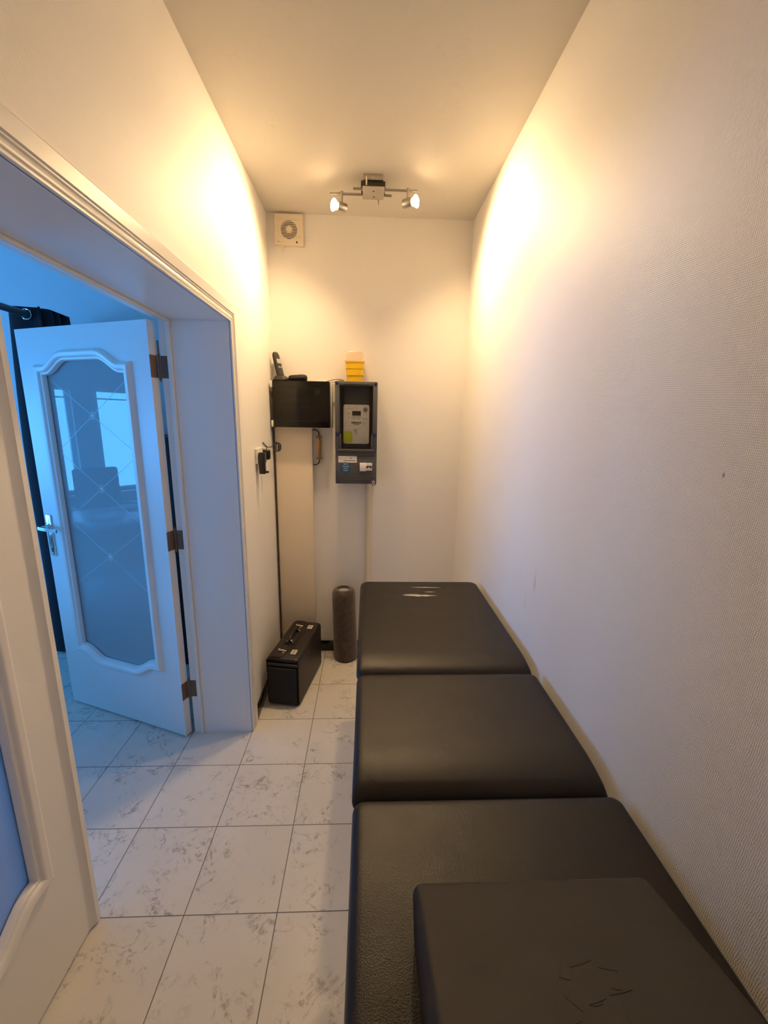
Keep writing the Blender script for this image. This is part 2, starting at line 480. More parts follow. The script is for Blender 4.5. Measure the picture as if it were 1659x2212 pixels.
# opened leaf
hx, hy = -.6185, .7746
door1 = bpy.data.objects.new('door_1', None); COL.objects.link(door1); struct(door1, 'white glazed door leaf standing open into the blue office', 'door')
door1.location = (hx, hy, 0); door1.rotation_euler = (0, 0, math.radians(180-21.135))
glazed_leaf(door1, 'satin')
def handle(root, ux, side=1, y0=0.):
    s_ = side
    mb = MB()
    mb.box(ux-.019, ux+.019, min(y0, y0+s_*.007), max(y0, y0+s_*.007), .868, 1.084, .003)
    o = mb.build('handle_plate', 'chrome', root)
    mb = MB(); mb.cyl((ux, y0+s_*.004, .905), (ux, y0+s_*.0085, .905), .005, None, 12); mb.box(ux-.0022, ux+.0022, y0+min(s_*.004, s_*.0085), y0+max(s_*.004, s_*.0085), .889, .905)
    mb.build('keyhole', 'ink', o)
    mb = MB(); mb.cyl((ux, y0+s_*.006, 1.025), (ux, y0+s_*.055, 1.025), .010, .009, 16)
    mb.cyl((ux, y0+s_*.006, 1.025), (ux, y0+s_*.013, 1.025), .014, None, 20)
    mb.loft([[(ux+q*.0, y0+s_*(.046+a), 1.025+b) for a, b in ((0,-.008),(.012,-.008),(.012,.008),(0,.008))],
             [(ux-.06, y0+s_*(.050+a), 1.025+b) for a, b in ((0,-.009),(.010,-.009),(.010,.009),(0,.009))],
             [(ux-.118, y0+s_*(.044+a), 1.022+b) for a, b in ((0,-.010),(.008,-.010),(.008,.008),(0,.008))]]) if (q := 0) is not None else None
    mb.build('lever', 'chrome', o)
handle(door1, LW-.035, 1, 0.); handle(door1, LW-.035, -1, -LT)
mb = MB(); mb.box(LW, LW+.0012, -.030, -.008, .87, 1.08, .0005); mb.build('lock_faceplate', 'steel', door1)
for z in (1.783, 1.027, .255):
    mb = MB()
    # plate on the leaf's hinge edge (local x=0, facing -x)
    mb.box(-.0016, .0002, -.036, .001, z-.045, z+.045, .0004)
    h_ = mb.build('hinge', 'rust', door1)
    mb = MB(); mb.cyl((-.006, -.041, z-.052), (-.006, -.041, z+.052), .0055, None, 12)
    mb.cyl((-.006, -.041, z+.052), (-.006, -.041, z+.060), .0042, .002, 12); mb.cyl((-.006, -.041, z-.060), (-.006, -.041, z-.052), .002, .0042, 12)
    if z > 1.5: mb.cyl((-.006, -.041, z+.056), (-.006, -.041, z+.105), .0035, None, 10)
    mb.build('knuckle', 'rust', h_)
# jamb halves of the hinges, fixed to the lining
for z in (1.783, 1.027, .255):
    mb = MB(off=(-.582, YJ, z)); mb.box(-.5915, -.560, YJ-.0016, YJ+.0004, z-.045, z+.045, .0004)
    for dx, dz in ((-.004,.028),(.012,.028),(.004,-.002),(-.004,-.03),(.012,-.03)):
        mb.cyl((-.582+dx, YJ-.0030, z+dz), (-.582+dx, YJ-.001, z+dz), .0028, None, 10)
    o = mb.build('hinge_plate', 'rust'); o.location = (-.582, YJ, z)
    tag(o, {1.783:'uppermost brown hinge plate screwed to the far door jamb', 1.027:'middle brown hinge plate screwed to the far door jamb', .255:'lowest brown hinge plate screwed to the far door jamb near the floor'}[z], 'hinge', 'hinge plates on the far jamb')
# closed leaf: its opened neighbour's twin, hung on the near jamb
door2 = bpy.data.objects.new('door_2', None); COL.objects.link(door2); struct(door2, 'closed white glazed door leaf at the left edge nearest the camera', 'door')
door2.location = (-.571-LT, -.824, 0); door2.rotation_euler = (0, 0, math.radians(90))
glazed_leaf(door2, 'frost')
mb = MB()   # rounded astragal along the free edge, on the treatment-room face
pr = [(LW-.012,0),(LW-.004,.0035),(LW+.003,.0095),(LW+.006,.012),(LW+.022,.012),(LW+.024,.010),(LW+.024,-.02),(LW,-.02),(LW,0)]
mb.loft([[(a, -LT-h, .010) for a, h in pr], [(a, -LT-h, 1.962) for a, h in pr]]); mb.build('astragal', 'door', door2, ang=30)

# ------------------------------------------------------------------ treatment table
def rrect_dense(x0, x1, y0, y1, r, z, n=6, m=32):
    P = rrect(x0, x1, y0, y1, r, z, n); out = []
    for i, p in enumerate(P):
        out.append(p)
        if (i+1) % (n+1) == 0:
            q = P[(i+1) % len(P)]
            for k in range(1, m): u_ = k/m; out.append((p[0]+(q[0]-p[0])*u_, p[1]+(q[1]-p[1])*u_, z))
    return out
def cushion(mb, x0, x1, y0, y1, z0, z1, r=.03, near=.10, drop=.02, slope=0., crown=.0, e=1.):
    """upholstered pad: rounded sides; its near edge rolls off over 'near' metres"""
    n = 8
    loops = [rrect_dense(x0+.012, x1-.012, y0+.012, y1-.012, r, z0, n), rrect_dense(x0+.003, x1-.003, y0+.003, y1-.003, r, z0+.006, n)]
    hh = z1-z0
    for f_, ins in ((.45, -.003), (.70, 0.), (.84, .004), (.93, .010), (.975, .018), (.993, .028), (1., .045)):
        f_ = 1-(1-f_)*e; ins *= e
        loops.append(rrect_dense(x0+ins, x1-ins, y0+ins, y1-ins, r, z0+hh*f_, n))
    base = len(loops)
    mb.loft(loops, True, True, False)
    # gridded top inside the last loop
    L = loops[-1]; xi0, xi1, yi0, yi1 = x0+.045*e, x1-.045*e, y0+.045*e, y1-.045*e
    inner = []
    for k, sc_ in enumerate((.97, .94, .91, .88, .84, .80, .75, .69, .62, .54, .42, .28, .1)):
        cx, cy = (xi0+xi1)/2, (yi0+yi1)/2
        inner.append([(cx+(p[0]-cx)*sc_, cy+(p[1]-cy)*sc_, z1+crown*(1-sc_**2)) for p in L])
    mb.loft([L]+inner, True, False, True)
    for v in mb.bm.verts:
        if z0-1e-4 <= v.co.z <= z1+crown+1e-4 and x0-.01 <= v.co.x <= x1+.01 and y0-.01 <= v.co.y <= y1+.01:
            fz = max(0, (v.co.z-z0)/hh)
            q = max(0, 1-(v.co.y-y0)/near)
            q2 = max(0, 1-(v.co.y-y0)/.040) if drop > 0 else 0
            v.co.z -= (drop*q**2.4+.016*q2*q2)*fz
            v.co.z += slope*(y1-v.co.y)*fz
TT = .772
table = thing('treatment_table', 'long dark brown padded three-section treatment table along the right wall', 'treatment table', (.555, .0, 0))
off = (.555, 0, 0)
lay = [(.252, .850, .170, .960), (.2545, .846, -.288, .158), (.257, .851, -1.50, -.301)]
pads = []
for i, (a, b, c_, d_) in enumerate(lay):
    mb = MB(off); cushion(mb, a, b, c_, d_, TT-.062, TT, .034 if i == 0 else .020, .14, .026, e=.8)
    pads.append(mb.build('padded_section', 'vinyl', table, ang=60))
for a, b, c_, d_ in lay:
    mb = MB(off); mb.box(a+.02, b-.02, c_+.02, d_-.02, TT-.078, TT-.061, .003); mb.build('base_board', 'recess', table)
mb = MB(off)   # tears in the vinyl of the far section
def tear(cx, cy, L_, w, ang, jag=4):
    top, bot = [], []
    for k in range(jag+1):
        u = k/jag; ww = w*math.sin(PI*u)*(.6+.8*random.random())+.0004
        top.append((-L_/2+L_*u, ww*.5)); bot.append((-L_/2+L_*u, -ww*.5))
    pts = [(cx+x_*math.cos(ang)-y_*math.sin(ang), cy+x_*math.sin(ang)+y_*math.cos(ang)) for x_, y_ in top+bot[::-1][1:-1]]
    mb.prism(pts, lambda a, b, h: (a, b, h), TT-.002, TT+.0012)
mb.mat('lining')
tear(.578, .868, .150, .009, -.02, 9); tear(.588, .813, .055, .006, .0, 5); tear(.535, .770, .165, .019, -.03, 9); tear(.490, .783, .07, .006, .05, 5)
mb.mat('crack'); tear(.552, .812, .012, .006, .4, 4); tear(.60, .862, .06, .0015, 0, 5)
mb.build('vinyl_tear', None, pads[0])
mb = MB(off)   # steel frame, legs, lift column
for x in (.33, .77): mb.box(x-.02, x+.02, -1.40, .90, TT-.115, TT-.079, .004)
for y in (-.295, .164, -.85, .80): mb.box(.345, .76, y-.025, y+.025, TT-.108, TT-.080, .004)
mb.build('upper_frame', 'white_metal', table)
mb = MB(off); mb.box(.262, .352, -.318, -.272, TT-.074, TT-.050, .004); mb.build('frame_bracket', 'white_metal', table)
mb = MB(off)
for x in (.35, .75): mb.box(x-.025, x+.025, -1.20, .70, .035, .085, .006)
for y in (-1.17, .67): mb.box(.375, .725, y-.025, y+.025, .035, .085, .006)
mb.build('lower_frame', 'white_metal', table)
for y in (-.75, .30):
    mb = MB(off)
    for x in (.40, .70):
        p0 = Vector((x, y-.28, .085)); p1 = Vector((x, y+.22, TT-.10))
        mb.loft([[p0+Vector((sx*.015, sy*.02, 0)) for sx, sy in ((-1,-1),(1,-1),(1,1),(-1,1))], [p1+Vector((sx*.015, sy*.02, 0)) for sx, sy in ((-1,-1),(1,-1),(1,1),(-1,1))]])
    mb.cyl((.40, y-.28, .10), (.70, y-.28, .10), .012); mb.cyl((.40, y+.22, TT-.11), (.70, y+.22, TT-.11), .012)
    mb.build('lift_arm', 'white_metal', table)
mb = MB(off); mb.cyl((.55, -.95, .10), (.55, -.15, TT-.14), .022, None, 16); mb.build('actuator', 'black', table)
for x in (.35, .75):
    for y in (-1.17, .67):
        mb = MB(off); mb.cyl((x, y, 0), (x, y, .036), .024, .018, 16); mb.build('foot', 'rubber', table)

# wedge cushion lying on the near section
woff = (.545, -.80, TT)
mb = MB(woff); mb.cur = 0
cushion(mb, .358, .730, -.93, -.545, TT+.001, TT+.105, .010, .02, .0, slope=.32, e=.38)
wedge = mb.build('wedge_cushion', 'vinyl2', None, ang=60); wedge.location = woff
tag(wedge, 'charcoal wedge cushion with a creased worn patch on the near end of the table', 'cushion')
def wz(y): return TT+.105+.32*(-.545-y)
mb = MB(woff)
rnd = random.Random(3)
for k in range(15):
    cx = .500+rnd.random()*.085; cy = -.672-rnd.random()*.085; L_ = .012+rnd.random()*.030
    a = rnd.choice((0, 0, .2, 1.2, -.9))+rnd.uniform(-.3, .3); w = .0006+rnd.random()*.0007
    px, py = L_/2*math.cos(a), L_/2*math.sin(a); nx_, ny_ = -math.sin(a)*w, math.cos(a)*w
    pts = [(cx-px, cy-py), (cx+nx_, cy+ny_), (cx+px, cy+py), (cx-nx_, cy-ny_)]
    mb.loft([[(p[0], p[1], wz(p[1])-.001) for p in pts], [(p[0], p[1], wz(p[1])+.0005) for p in pts]])
mb.build('vinyl_crack', 'crack', wedge)

# ------------------------------------------------------------------ ceiling spot bar
lx, ly = .293, 1.225
lamp = thing('ceiling_spot_bar', 'brushed steel ceiling light bar with two lit spot bulbs', 'ceiling light', (lx, ly, H))
lo = (lx, ly, H)
mb = MB(lo); mb.box(.247, .341, 1.170, 1.285, H-.026, H, .002); bp_ = mb.build('ceiling_plate', 'steel', lamp)
mb = MB(lo)
for (a, b, z_) in ((.2845,.2865,(.006,.020)), (.2845,.292,(.018,.020))): mb.box(a, b, 1.1685, 1.1705, H-z_[1], H-z_[0])
mb.tube([(.295,1.1695,H-.018),(.293,1.1695,H-.014),(.296,1.1695,H-.011),(.299,1.1695,H-.014),(.299,1.1695,H-.019)], .0008, 6)
mb.build('plate_mark', 'ivory', bp_)
mb = MB(lo); mb.box(.236, .351, 1.176, 1.268, H-.050, H-.0262, .002); mb.build('terminal_box', 'black', lamp)
mb = MB(lo); mb.box(.244, .347, 1.160, 1.275, H-.060, H-.0555, .0015); fp = mb.build('cover_plate', 'steel', lamp)
for x, y in ((.296, 1.195), (.298, 1.247)): mb = MB(lo); mb.cyl((x, y, H-.0625), (x, y, H-.0595), .0028, None, 10); mb.build('screw', 'ink', fp)
mb = MB(lo); mb.cyl((.322, 1.282, H-.045), (.322, 1.282, H-.074), .004, .003, 10); mb.cyl((.322,1.282,H-.075),(.322,1.282,H-.082), .0015, .0012, 8); mb.build('pull_stud', 'steel', lamp)
mb = MB(lo); mb.cyl((.262, 1.160, H-.052), (.262, 1.160, H-.018), .004, .0035, 12); mb.build('cable_grip', 'white', lamp)
for (x0, x1, y) in ((.199, .505, 1.200), (.085, .385, 1.252)):
    mb = MB(lo); mb.cyl((x0, y, H-.0505), (x1, y, H-.0505), .0062, None, 16); mb.build('rod', 'steel', lamp)
SPOT = 69.
M['bulb_lens'] = mat('lit warm bulb lens', (1,.9,.7), .3, emis=(1.,.66,.34), estr=40.)
M['bulb_glass'] = mat('bulb reflector glass', (.75,.7,.6), .15, emis=(1.,.62,.30), estr=2.5)
for sx, x, y, hz in ((-1, .141, 1.252, 2.600), (1, .461, 1.200, 2.605)):
    mb = MB(lo)
    mb.cyl((x, y, H-.0505), (x, y, hz+.016), .0064, None, 14)
    mb.cyl((x, y, H-.061), (x, y, H-.040), .0075, None, 14); mb.cyl((x, y, hz+.013), (x, y, hz+.024), .0065, .0055, 14)
    stem = mb.build('stem', 'steel', lamp)
    ax = Vector((sx*.80, -.60, -.06)).normalized()
    c0_ = Vector((x, y, hz)) - ax*.024
    mb = MB(lo)
    mb.cyl(c0_, c0_+ax*.050, .0, rings=[(0,.013),(.02,.018),(.06,.0205),(.95,.0205),(1,.019)], seg=32)
    mb.build('spot_body', 'steel', lamp)
    mb = MB(lo)
    mb.cyl(c0_+ax*.048, c0_+ax*.072, .0, rings=[(0,.015),(.25,.0175),(.6,.0225),(.9,.0262),(1,.027)], seg=32, cap=False)
    bl = mb.build('bulb', 'bulb_glass', lamp)
    sl = bpy.data.lights.new('spot_beam', 'SPOT'); sl.energy = SPOT; sl.color = (1., .675, .345); sl.spot_size = math.radians(162); sl.spot_blend = 1.; sl.shadow_soft_size = .045
    so_ = bpy.data.objects.new('spot_beam', sl); COL.objects.link(so_); so_.location = c0_+ax*.080
    so_.rotation_euler = (ax*.46+Vector((0,-.03,-.66))).to_track_quat('-Z', 'Y').to_euler()
    mb = MB(lo)
    mb.cyl(c0_+ax*.070, c0_+ax*.076, .0, rings=[(0,.0258),(.4,.0255),(.8,.021),(1,.012)], seg=32)
    mb.build('lens', 'bulb_lens', bl)

# added opal fill lamp, out of view, brightens the near end of the room
go = (.30, -1.75, H)
gl_ = thing('fill_globe', 'added round opal fill lamp out of view above the near end of the room', 'ceiling light', go)
mb = MB(go); mb.cyl((.30,-1.75,H-.03), (.30,-1.75,H), .075, .080, 32); mb.build('fill_globe_base', 'white', gl_)
M['opal'] = mat('fill lamp opal glass', (.9,.85,.75), .3, emis=(1.,.70,.42), estr=1.5)
mb = MB(go)
mb.cyl((.30,-1.75,H-.20), (.30,-1.75,H-.028), .1, rings=[(q, max(.004, .105*math.sqrt(max(0, 1-(2*q*.93-1)**2)))) for q in [k/14 for k in range(15)]], seg=32)
mb.build('globe', 'opal', gl_)

# ------------------------------------------------------------------ extractor fan
fx, fz = -.174, 2.6195
fan = thing('extractor_fan', 'square ivory wall extractor fan below the ceiling in the left corner', 'extractor fan', (fx, YB, fz))
fo = (fx, YB, fz)
hs = .0795; R0 = .0465; yf = YB-.026
mb = MB(fo)
N = 64
sq = []
for k in range(N):
    a = 2*PI*k/N; c_, s_ = math.cos(a), math.sin(a); q = hs/max(abs(c_), abs(s_)); sq.append((fx+c_*q, fz+s_*q))
ci = [(fx+.001+R0*math.cos(2*PI*k/N), fz-.003+R0*math.sin(2*PI*k/N)) for k in range(N)]
sh = lambda P, k: [(fx+(a-fx)*k, fz+(b-fz)*k) for a, b in P]
mb.loft([[(a, YB-.001, b) for a, b in sq], [(a, yf+.005, b) for a, b in sq], [(a, yf, b) for a, b in sh(sq, .96)], [(a, yf, b) for a, b in ci], [(a, YB-.006, b) for a, b in ci]], True, False, False)
mb.build('housing', 'ivory', fan, ang=30)
mb = MB(fo); mb.cyl((fx, YB-.003, fz-.003), (fx, YB-.0065, fz-.003), R0, None, 32); mb.build('duct_shade_disc', 'rubber', fan)  # black disc stands in for the shade inside the duct
mb = MB(fo)
for k in range(-5, 6):
    z = fz-.003+k*.0079; w = math.sqrt(max(0, R0**2-(z-fz+.003)**2))
    if w > .008: mb.box(fx+.001-w, fx+.001+w, yf+.001, yf+.0035, z-.0017, z+.0017)
mb.cyl((fx+.001, yf-.001, fz+.001), (fx+.001, yf+.009, fz+.001), .014, .020, 24)
mb.build('grille_slat', 'ivory', fan)
mb = MB(fo)
for k in range(-6, 7):
    z = fz-.003+k*.0085; w = math.sqrt(max(0, (R0+.004)**2-(z-fz+.003)**2)) if abs(k) < 6 else .0
    for sx in (-1, 1):
        if .064-max(w, .012) > .004: mb.box(min(fx+sx*.064, fx+sx*max(w, .012)), max(fx+sx*.064, fx+sx*max(w, .012)), yf-.0016, yf+.001, z-.0011, z+.0011, .0004)
mb.build('rib', 'ivory', fan)
mb = MB(fo); mb.box(fx+.040, fx+.048, yf-.001, yf+.001, fz-.070, fz-.060, .0005); mb.build('indicator_lamp', 'recess', fan)
mb = MB(fo); mb.cyl((fx-.058, yf-.0006, fz-.064), (fx-.058, yf+.001, fz-.064), .0042, None, 16)
for k in range(7): mb.box(fx-.050+k*.0032, fx-.0482+k*.0032, yf-.0005, yf+.001, fz-.0665, fz-.0635)
mb.build('maker_mark', 'greyink', fan)
mb = MB(fo); mb.tube([(fx-.050, yf+.006, fz-.079), (fx-.044, yf-.002, fz-.090), (fx-.040, yf, fz-.104), (fx-.038, yf+.002, fz-.118)], .0028, 8)
mb.cyl((fx-.036, YB-.012, fz-.079), (fx-.034, YB-.012, fz-.094), .010, .003, 12)
mb.build('pull_cord', 'ivory', fan)

# ------------------------------------------------------------------ fuse cabinet
cb = thing('fuse_cabinet', 'smoked black fronted fuse cabinet on the back wall in the left corner', 'fuse cabinet', (-.11, YB, 1.53))
co_ = (-.11, YB, 1.53)
CX0, CX1, CZ0, CZ1 = -.283, .062, 1.534, 1.800
mb = MB(co_); mb.box(CX0, CX1+.002, 1.512, YB-.0005, CZ0+.001, CZ1-.001, .003); body = mb.build('cabinet_body', 'white', cb)
mb = MB(co_)
mb.box(CX0+.004, CX1-.006, 1.500, 1.512, CZ0+.003, CZ1-.003, .002); mb.build('inner_plate', 'dkgrey', cb)
mb = MB(co_)   # smoked door: flat pane and folded rim
mb.box(CX0, CX1-.010, 1.478, 1.4805, CZ0, CZ1, .001)
dr = mb.build('smoked_door', 'smoke', cb)
mb = MB(co_)
for a, b, c_, d_ in ((CX0, CX1-.010, CZ1-.004, CZ1), (CX0, CX1-.010, CZ0, CZ0+.004)): mb.box(a, b, 1.4806, 1.512, c_, d_)
mb.box(CX0, CX0+.004, 1.4806, 1.512, CZ0+.004, CZ1-.004); mb.box(CX1-.014, CX1-.010, 1.4806, 1.512, CZ0+.004, CZ1-.004)
for z in (CZ1-.038, CZ0+.038): mb.box(CX0+.004, CX1-.015, 1.4768, 1.4779, z-.0012, z+.0012)
mb.build('door_rim', 'black', dr)
for z in (CZ1-.020, CZ0+.020):
    mb = MB(co_); mb.box(CX0-.010, CX0+.003, 1.474, 1.500, z-.019, z+.019, .002); mb.build('white_door_hinge', 'white', cb)
mb = MB(co_); mb.box(CX0-.004, CX0+.001, 1.478, 1.49, 1.70, 1.735, .001); mb.build('catch', 'black', dr)
for k in range(10):
    mb = MB(co_); x = -.250+k*.0180
    mb.mat('ltgrey').box(x, x+.0168, 1.490, 1.4995, 1.645, 1.695, .001)
    mb.mat('black').box(x+.005, x+.012, 1.484, 1.4901, 1.660, 1.678, .001)
    mb.build('circuit_breaker', None, cb)
mb = MB(co_); mb.box(-.262, -.055, 1.497, 1.4998, 1.700, 1.704); mb.box(-.262, -.055, 1.497, 1.4998, 1.636, 1.640); mb.build('breaker_rail', 'ltgrey', cb)

# ------------------------------------------------------------------ electricity meter box
MX0, MX1, MZ0, MZ1 = .088, .335, 1.205, 1.800
mo = (.21, YB, 1.205); MF = 1.430
mt = thing('meter_box', 'tall dark grey electricity meter box with blue screw caps on the back wall', 'meter box', mo)
mb = MB(mo)
mb.box(MX0, MX1, MF+.006, YB, MZ0, 1.400, .004)                    # lower block
mb.box(MX0, MX0+.026, MF, YB, 1.400, MZ1, .004); mb.box(MX1-.026, MX1, MF, YB, 1.400, MZ1, .004)
mb.box(MX0+.02, MX1-.02, MF, YB, MZ1-.024, MZ1, .004)
mb.box(MX0+.02, MX1-.02, YB-.025, YB, 1.39, MZ1-.01)
mb.build('box_shell', 'dkgrey', mt)
mb = MB(mo)   # cover frame mouldings and ribs
mb.box(MX0+.010, MX0+.018, MF-.004, MF+.002, 1.412, MZ1-.012, .002); mb.box(MX1-.018, MX1-.010, MF-.004, MF+.002, 1.412, MZ1-.012, .002)
mb.box(MX0+.026, MX0+.034, MF-.003, MF+.010, 1.412, 1.500, .002); mb.box(MX1-.034, MX1-.026, MF-.003, MF+.010, 1.412, 1.500, .002)
mb.box(MX0+.018, MX1-.018, MF-.003, MF+.010, 1.402, 1.414, .002)
mb.box(MX0+.04, MX1-.04, MF-.003, MF+.004, MZ1-.016, MZ1-.011, .001)
for z in (1.398, 1.388, 1.379): mb.box(MX0+.010, MX1-.010, MF+.001, MF+.0065, z-.0026, z+.0018, .0008)
for z in (1.252, 1.243, 1.234): mb.box(MX0+.010, MX1-.010, MF+.002, MF+.0065, z-.0020, z+.0015, .0008)
mb.build('moulded_rib', 'dkgrey', mt)
for z in (1.3935, 1.384, 1.3745): mb = MB(mo); mb.box(MX0+.010, MX1-.010, MF+.0045, MF+.0062, z-.0022, z+.0022); mb.build('groove', 'recess', mt)
mb = MB(mo); mb.box(MX0+.052, MX1-.052, MF-.0002, MF+.001, MZ1-.0215, MZ1-.0175)
mb.build('groove', 'recess', mt)
mb = MB(mo); mb.box(MX0+.0265, MX1-.0265, 1.556, 1.5605, 1.402, MZ1-.0245); mb.box(MX0+.0262, MX0+.030, MF+.012, 1.556, 1.402, MZ1-.0245); mb.box(MX1-.030, MX1-.0262, MF+.012, 1.556, 1.402, MZ1-.0245)
mb.build('inner_lining', 'recess', mt)
mb = MB(mo); mb.box(.135, .290, 1.500, 1.5558, 1.42, 1.770, .003)
mb.build('mounting_plate', 'dkgrey', mt)
mb = MB(mo); mb.box(.2125, .2145, 1.4985, 1.5002, 1.685, 1.745); mb.build('slot', 'recess', mt)
mb = MB(mo); mb.box(MX0+.0265, MX1-.0265, MF+.003, MF+.005, 1.415, MZ1-.0245); mb.build('clear_window', 'clear', mt)
# meter
meter = mb = MB(mo)
mb.loft([[(a, y, b) for a, b, _ in rrect(.1345+q, .2895-q, 1.443+q, 1.672-q, .012, 0)] for y, q in ((1.4998, 0), (1.464, 0), (1.4605, .002), (1.460, .004))])
me_ = mb.build('meter', 'white', mt)
F = 1.460
def flat(key, name, boxes, parent, f=F, th=.0008):
    mb = MB(mo)
    for a, b, c_, d_ in boxes: mb.box(a, b, f-th, f+.0004, c_, d_)
    return mb.build(name, key, parent)
flat('white', 'display_frame', [(.184,.241,1.604,1.639)], me_, th=.002)
flat('lcd', 'display', [(.187,.238,1.609,1.635)], me_, th=.0028)
flat('lime', 'lime_sticker', [(.1355,.188,1.450,1.517)], me_)
bars = []; x = .183
rb = random.Random(5)
while x < .240: 
    w = rb.choice((.0008,.0012,.002)); bars.append((x, x+w, 1.563, 1.573)); x += w+rb.choice((.0007,.0012))
bars += [(.197+k*.0042, .200+k*.0042, 1.556, 1.560) for k in range(8)]
flat('ink', 'barcode', bars, me_)
txt = []
for (x0, x1, z, n) in ((.163,.180,1.660,4),(.158,.192,1.648,7),(.205,.222,1.647,4),(.205,.214,1.655,2),(.163,.172,1.600,2),(.163,.174,1.594,3),(.192,.208,1.594,4),(.217,.232,1.594,4),(.192,.208,1.587,4),(.217,.232,1.587,4),
                       (.250,.275,1.594,6),(.262,.278,1.585,4),(.247,.262,1.572,4),(.250,.260,1.565,3),(.250,.262,1.558,3),(.268,.274,1.572,2),(.268,.274,1.562,2),(.145,.152,1.572,3),(.145,.152,1.565,3),(.145,.152,1.558,3),(.146,.152,1.551,2),
                       (.187,.197,1.533,3),(.216,.236,1.533,6),(.156,.174,1.522,4),(.178,.196,1.465,5),(.197,.214,1.523,5)):
    w = (x1-x0)/n
    for k in range(n): txt.append((x0+k*w, x0+k*w+w*.72, z-.0012, z+.0012))
txt += [(.151,.1517,1.60,1.655),(.255,.2565,1.612,1.624),(.270,.2715,1.612,1.624),(.148,.1486,1.612,1.63),(.146,.288,1.5475,1.5480)]
flat('greyink', 'printed_text', [q for q in txt if q[2] > 1.545], me_, th=.0006)
flat('greyink', 'printed_text', [q for q in txt if 1.48 < q[2] < 1.545], me_, th=.0006)
flat('greyink', 'printed_text', [q for q in txt if q[2] < 1.48], me_, th=.0006)
mb = MB(mo); mb.mat('ltgrey').cyl((.265, F-.0010, 1.643), (.265, F+.001, 1.643), .0155, None, 28); mb.mat('greyink').cyl((.265, F-.0018, 1.643), (.265, F, 1.643), .010, None, 24); mb.mat('ink').cyl((.265, F-.0026, 1.643), (.265, F, 1.643), .005, None, 20)
mb.build('optical_port', None, me_)
mb = MB(mo); mb.cyl((.167, F-.0015, 1.620), (.167, F, 1.620), .0062, None, 20); mb.build('push_button', 'lime', me_)
mb = MB(mo); mb.box(.199,.216, F-.006, F, 1.528, 1.536, .001); mb.box(.212,.217, F-.005, F, 1.508, 1.528, .001); mb.build('port_tab', 'white', me_)
flat('white', 'paper_label', [(.106,.216,1.333,1.372)], mt, MF+.0055, .0008)
tx = [(.113,.118,1.356,1.360)]+[(.122+k*.008,.128+k*.008,1.357,1.3585) for k in range(5)]+[(.172,.174,1.356,1.361),(.176,.186,1.3595,1.361),(.180,.182,1.354,1.361),(.184,.1855,1.354,1.361)]
tx += [(.136+k*.0052, .1395+k*.0052, 1.342, 1.3475) for k in range(14)]+[(.112,.134,1.339,1.3395),(.112,.134,1.350,1.3505)]
flat('ink', 'label_text', tx, mt, MF+.0047, .0006)
mb = MB(mo); mb.cyl((.149, MF+.0045, 1.302), (.149, MF+.0062, 1.302), .0325, None, 40); bs = mb.build('round_blue_sticker', 'bluestick', mt)
flat('white', 'sticker_text', [(.138,.143,1.321,1.327)]+[(.1445+k*.0040,.1475+k*.0040,1.3225,1.326) for k in range(5)]+[(.131+k*.0045,.1345+k*.0045,1.309,1.312) for k in range(9)]+[(.136+k*.0045,.1395+k*.0045,1.297,1.300) for k in range(6)]+[(.136+k*.0045,.1395+k*.0045,1.2835,1.287) for k in range(6)], bs, MF+.0045, .0007)
mb = MB(mo); mb.box(.234,.272, MF-.004, MF+.01, 1.283, 1.333, .0015); mb.box(.272,.308, MF-.002, MF+.01, 1.287, 1.332, .0015); br_ = mb.build('main_breaker', 'white', mt)
mb = MB(mo); mb.box(.274,.3065, MF-.0035, MF, 1.309, 1.316, .0008); mb.box(.275,.283, MF-.009, MF, 1.302, 1.314, .001); mb.box(.297,.305, MF-.009, MF, 1.302, 1.314, .001); mb.build('breaker_toggle', 'black', br_)
flat('greyink', 'breaker_text', [(.275+k*.004,.278+k*.004,1.325,1.328) for k in range(8)], br_, MF-.0018, .0006)
for x, z in ((.1005,1.788),(.3235,1.786),(.1010,1.500),(.3195,1.496),(.1005,1.2165)):
    mb = MB(mo); mb.cyl((x, MF-.0052, z), (x, MF+.001, z), .0088, .0098, 24)
    mb.cyl((x, MF-.006, z), (x, MF-.004, z), .005, .006, 18)
    if 1.4 < z < 1.6: mb.cyl((x, MF-.004, z), (x, MF+.002, z), .0125, .0125, 24)
    mb.build('blue_screw_cap', 'blue', mt)
mb = MB(mo); mb.mat('white').cyl((.317, MF+.001, 1.2165), (.317, MF+.008, 1.2165), .0088, None, 24); mb.mat('ink').box(.3155,.3185, MF, MF+.0012, 1.210, 1.223); mb.box(.3105,.3235, MF, MF+.0012, 1.215, 1.218)
mb.build('cross_head_screw', None, mt)
mb = MB(mo)
for x in (.314, .327): mb.tube([(x, 1.50, 1.206), (x+.003, 1.498, 1.195), (x-.001, 1.497, 1.186)], .0022, 6)
mb.build('cable_stub', 'copper_cable', mt)

# conduit below the meter
mb = MB((.2905, YB, 0)); x = .2905; y = YB-.017
mb.cyl((x, y, .0), (x, y, 1.150), .0148, None, 20); mb.cyl((x, y, 1.145), (x, y, 1.205), .0128, None, 20); mb.cyl((x, y, 1.085), (x, y, 1.150), .0158, None, 20)
cd = mb.build('conduit_pipe', 'ivory'); cd.location = (.2905, YB, 0)
tag(cd, 'cream plastic conduit pipe running down the back wall below the meter box', 'pipe')
# ducting
mb = MB((-.17, YB, 0)); mb.box(-.287, -.062, 1.537, YB, 0, CZ0-.001, .002)
dt = mb.build('cable_duct', 'duct'); dt.location = (-.17, YB, 0)
tag(dt, 'wide cream boxed cable duct below the fuse cabinet', 'cable duct')
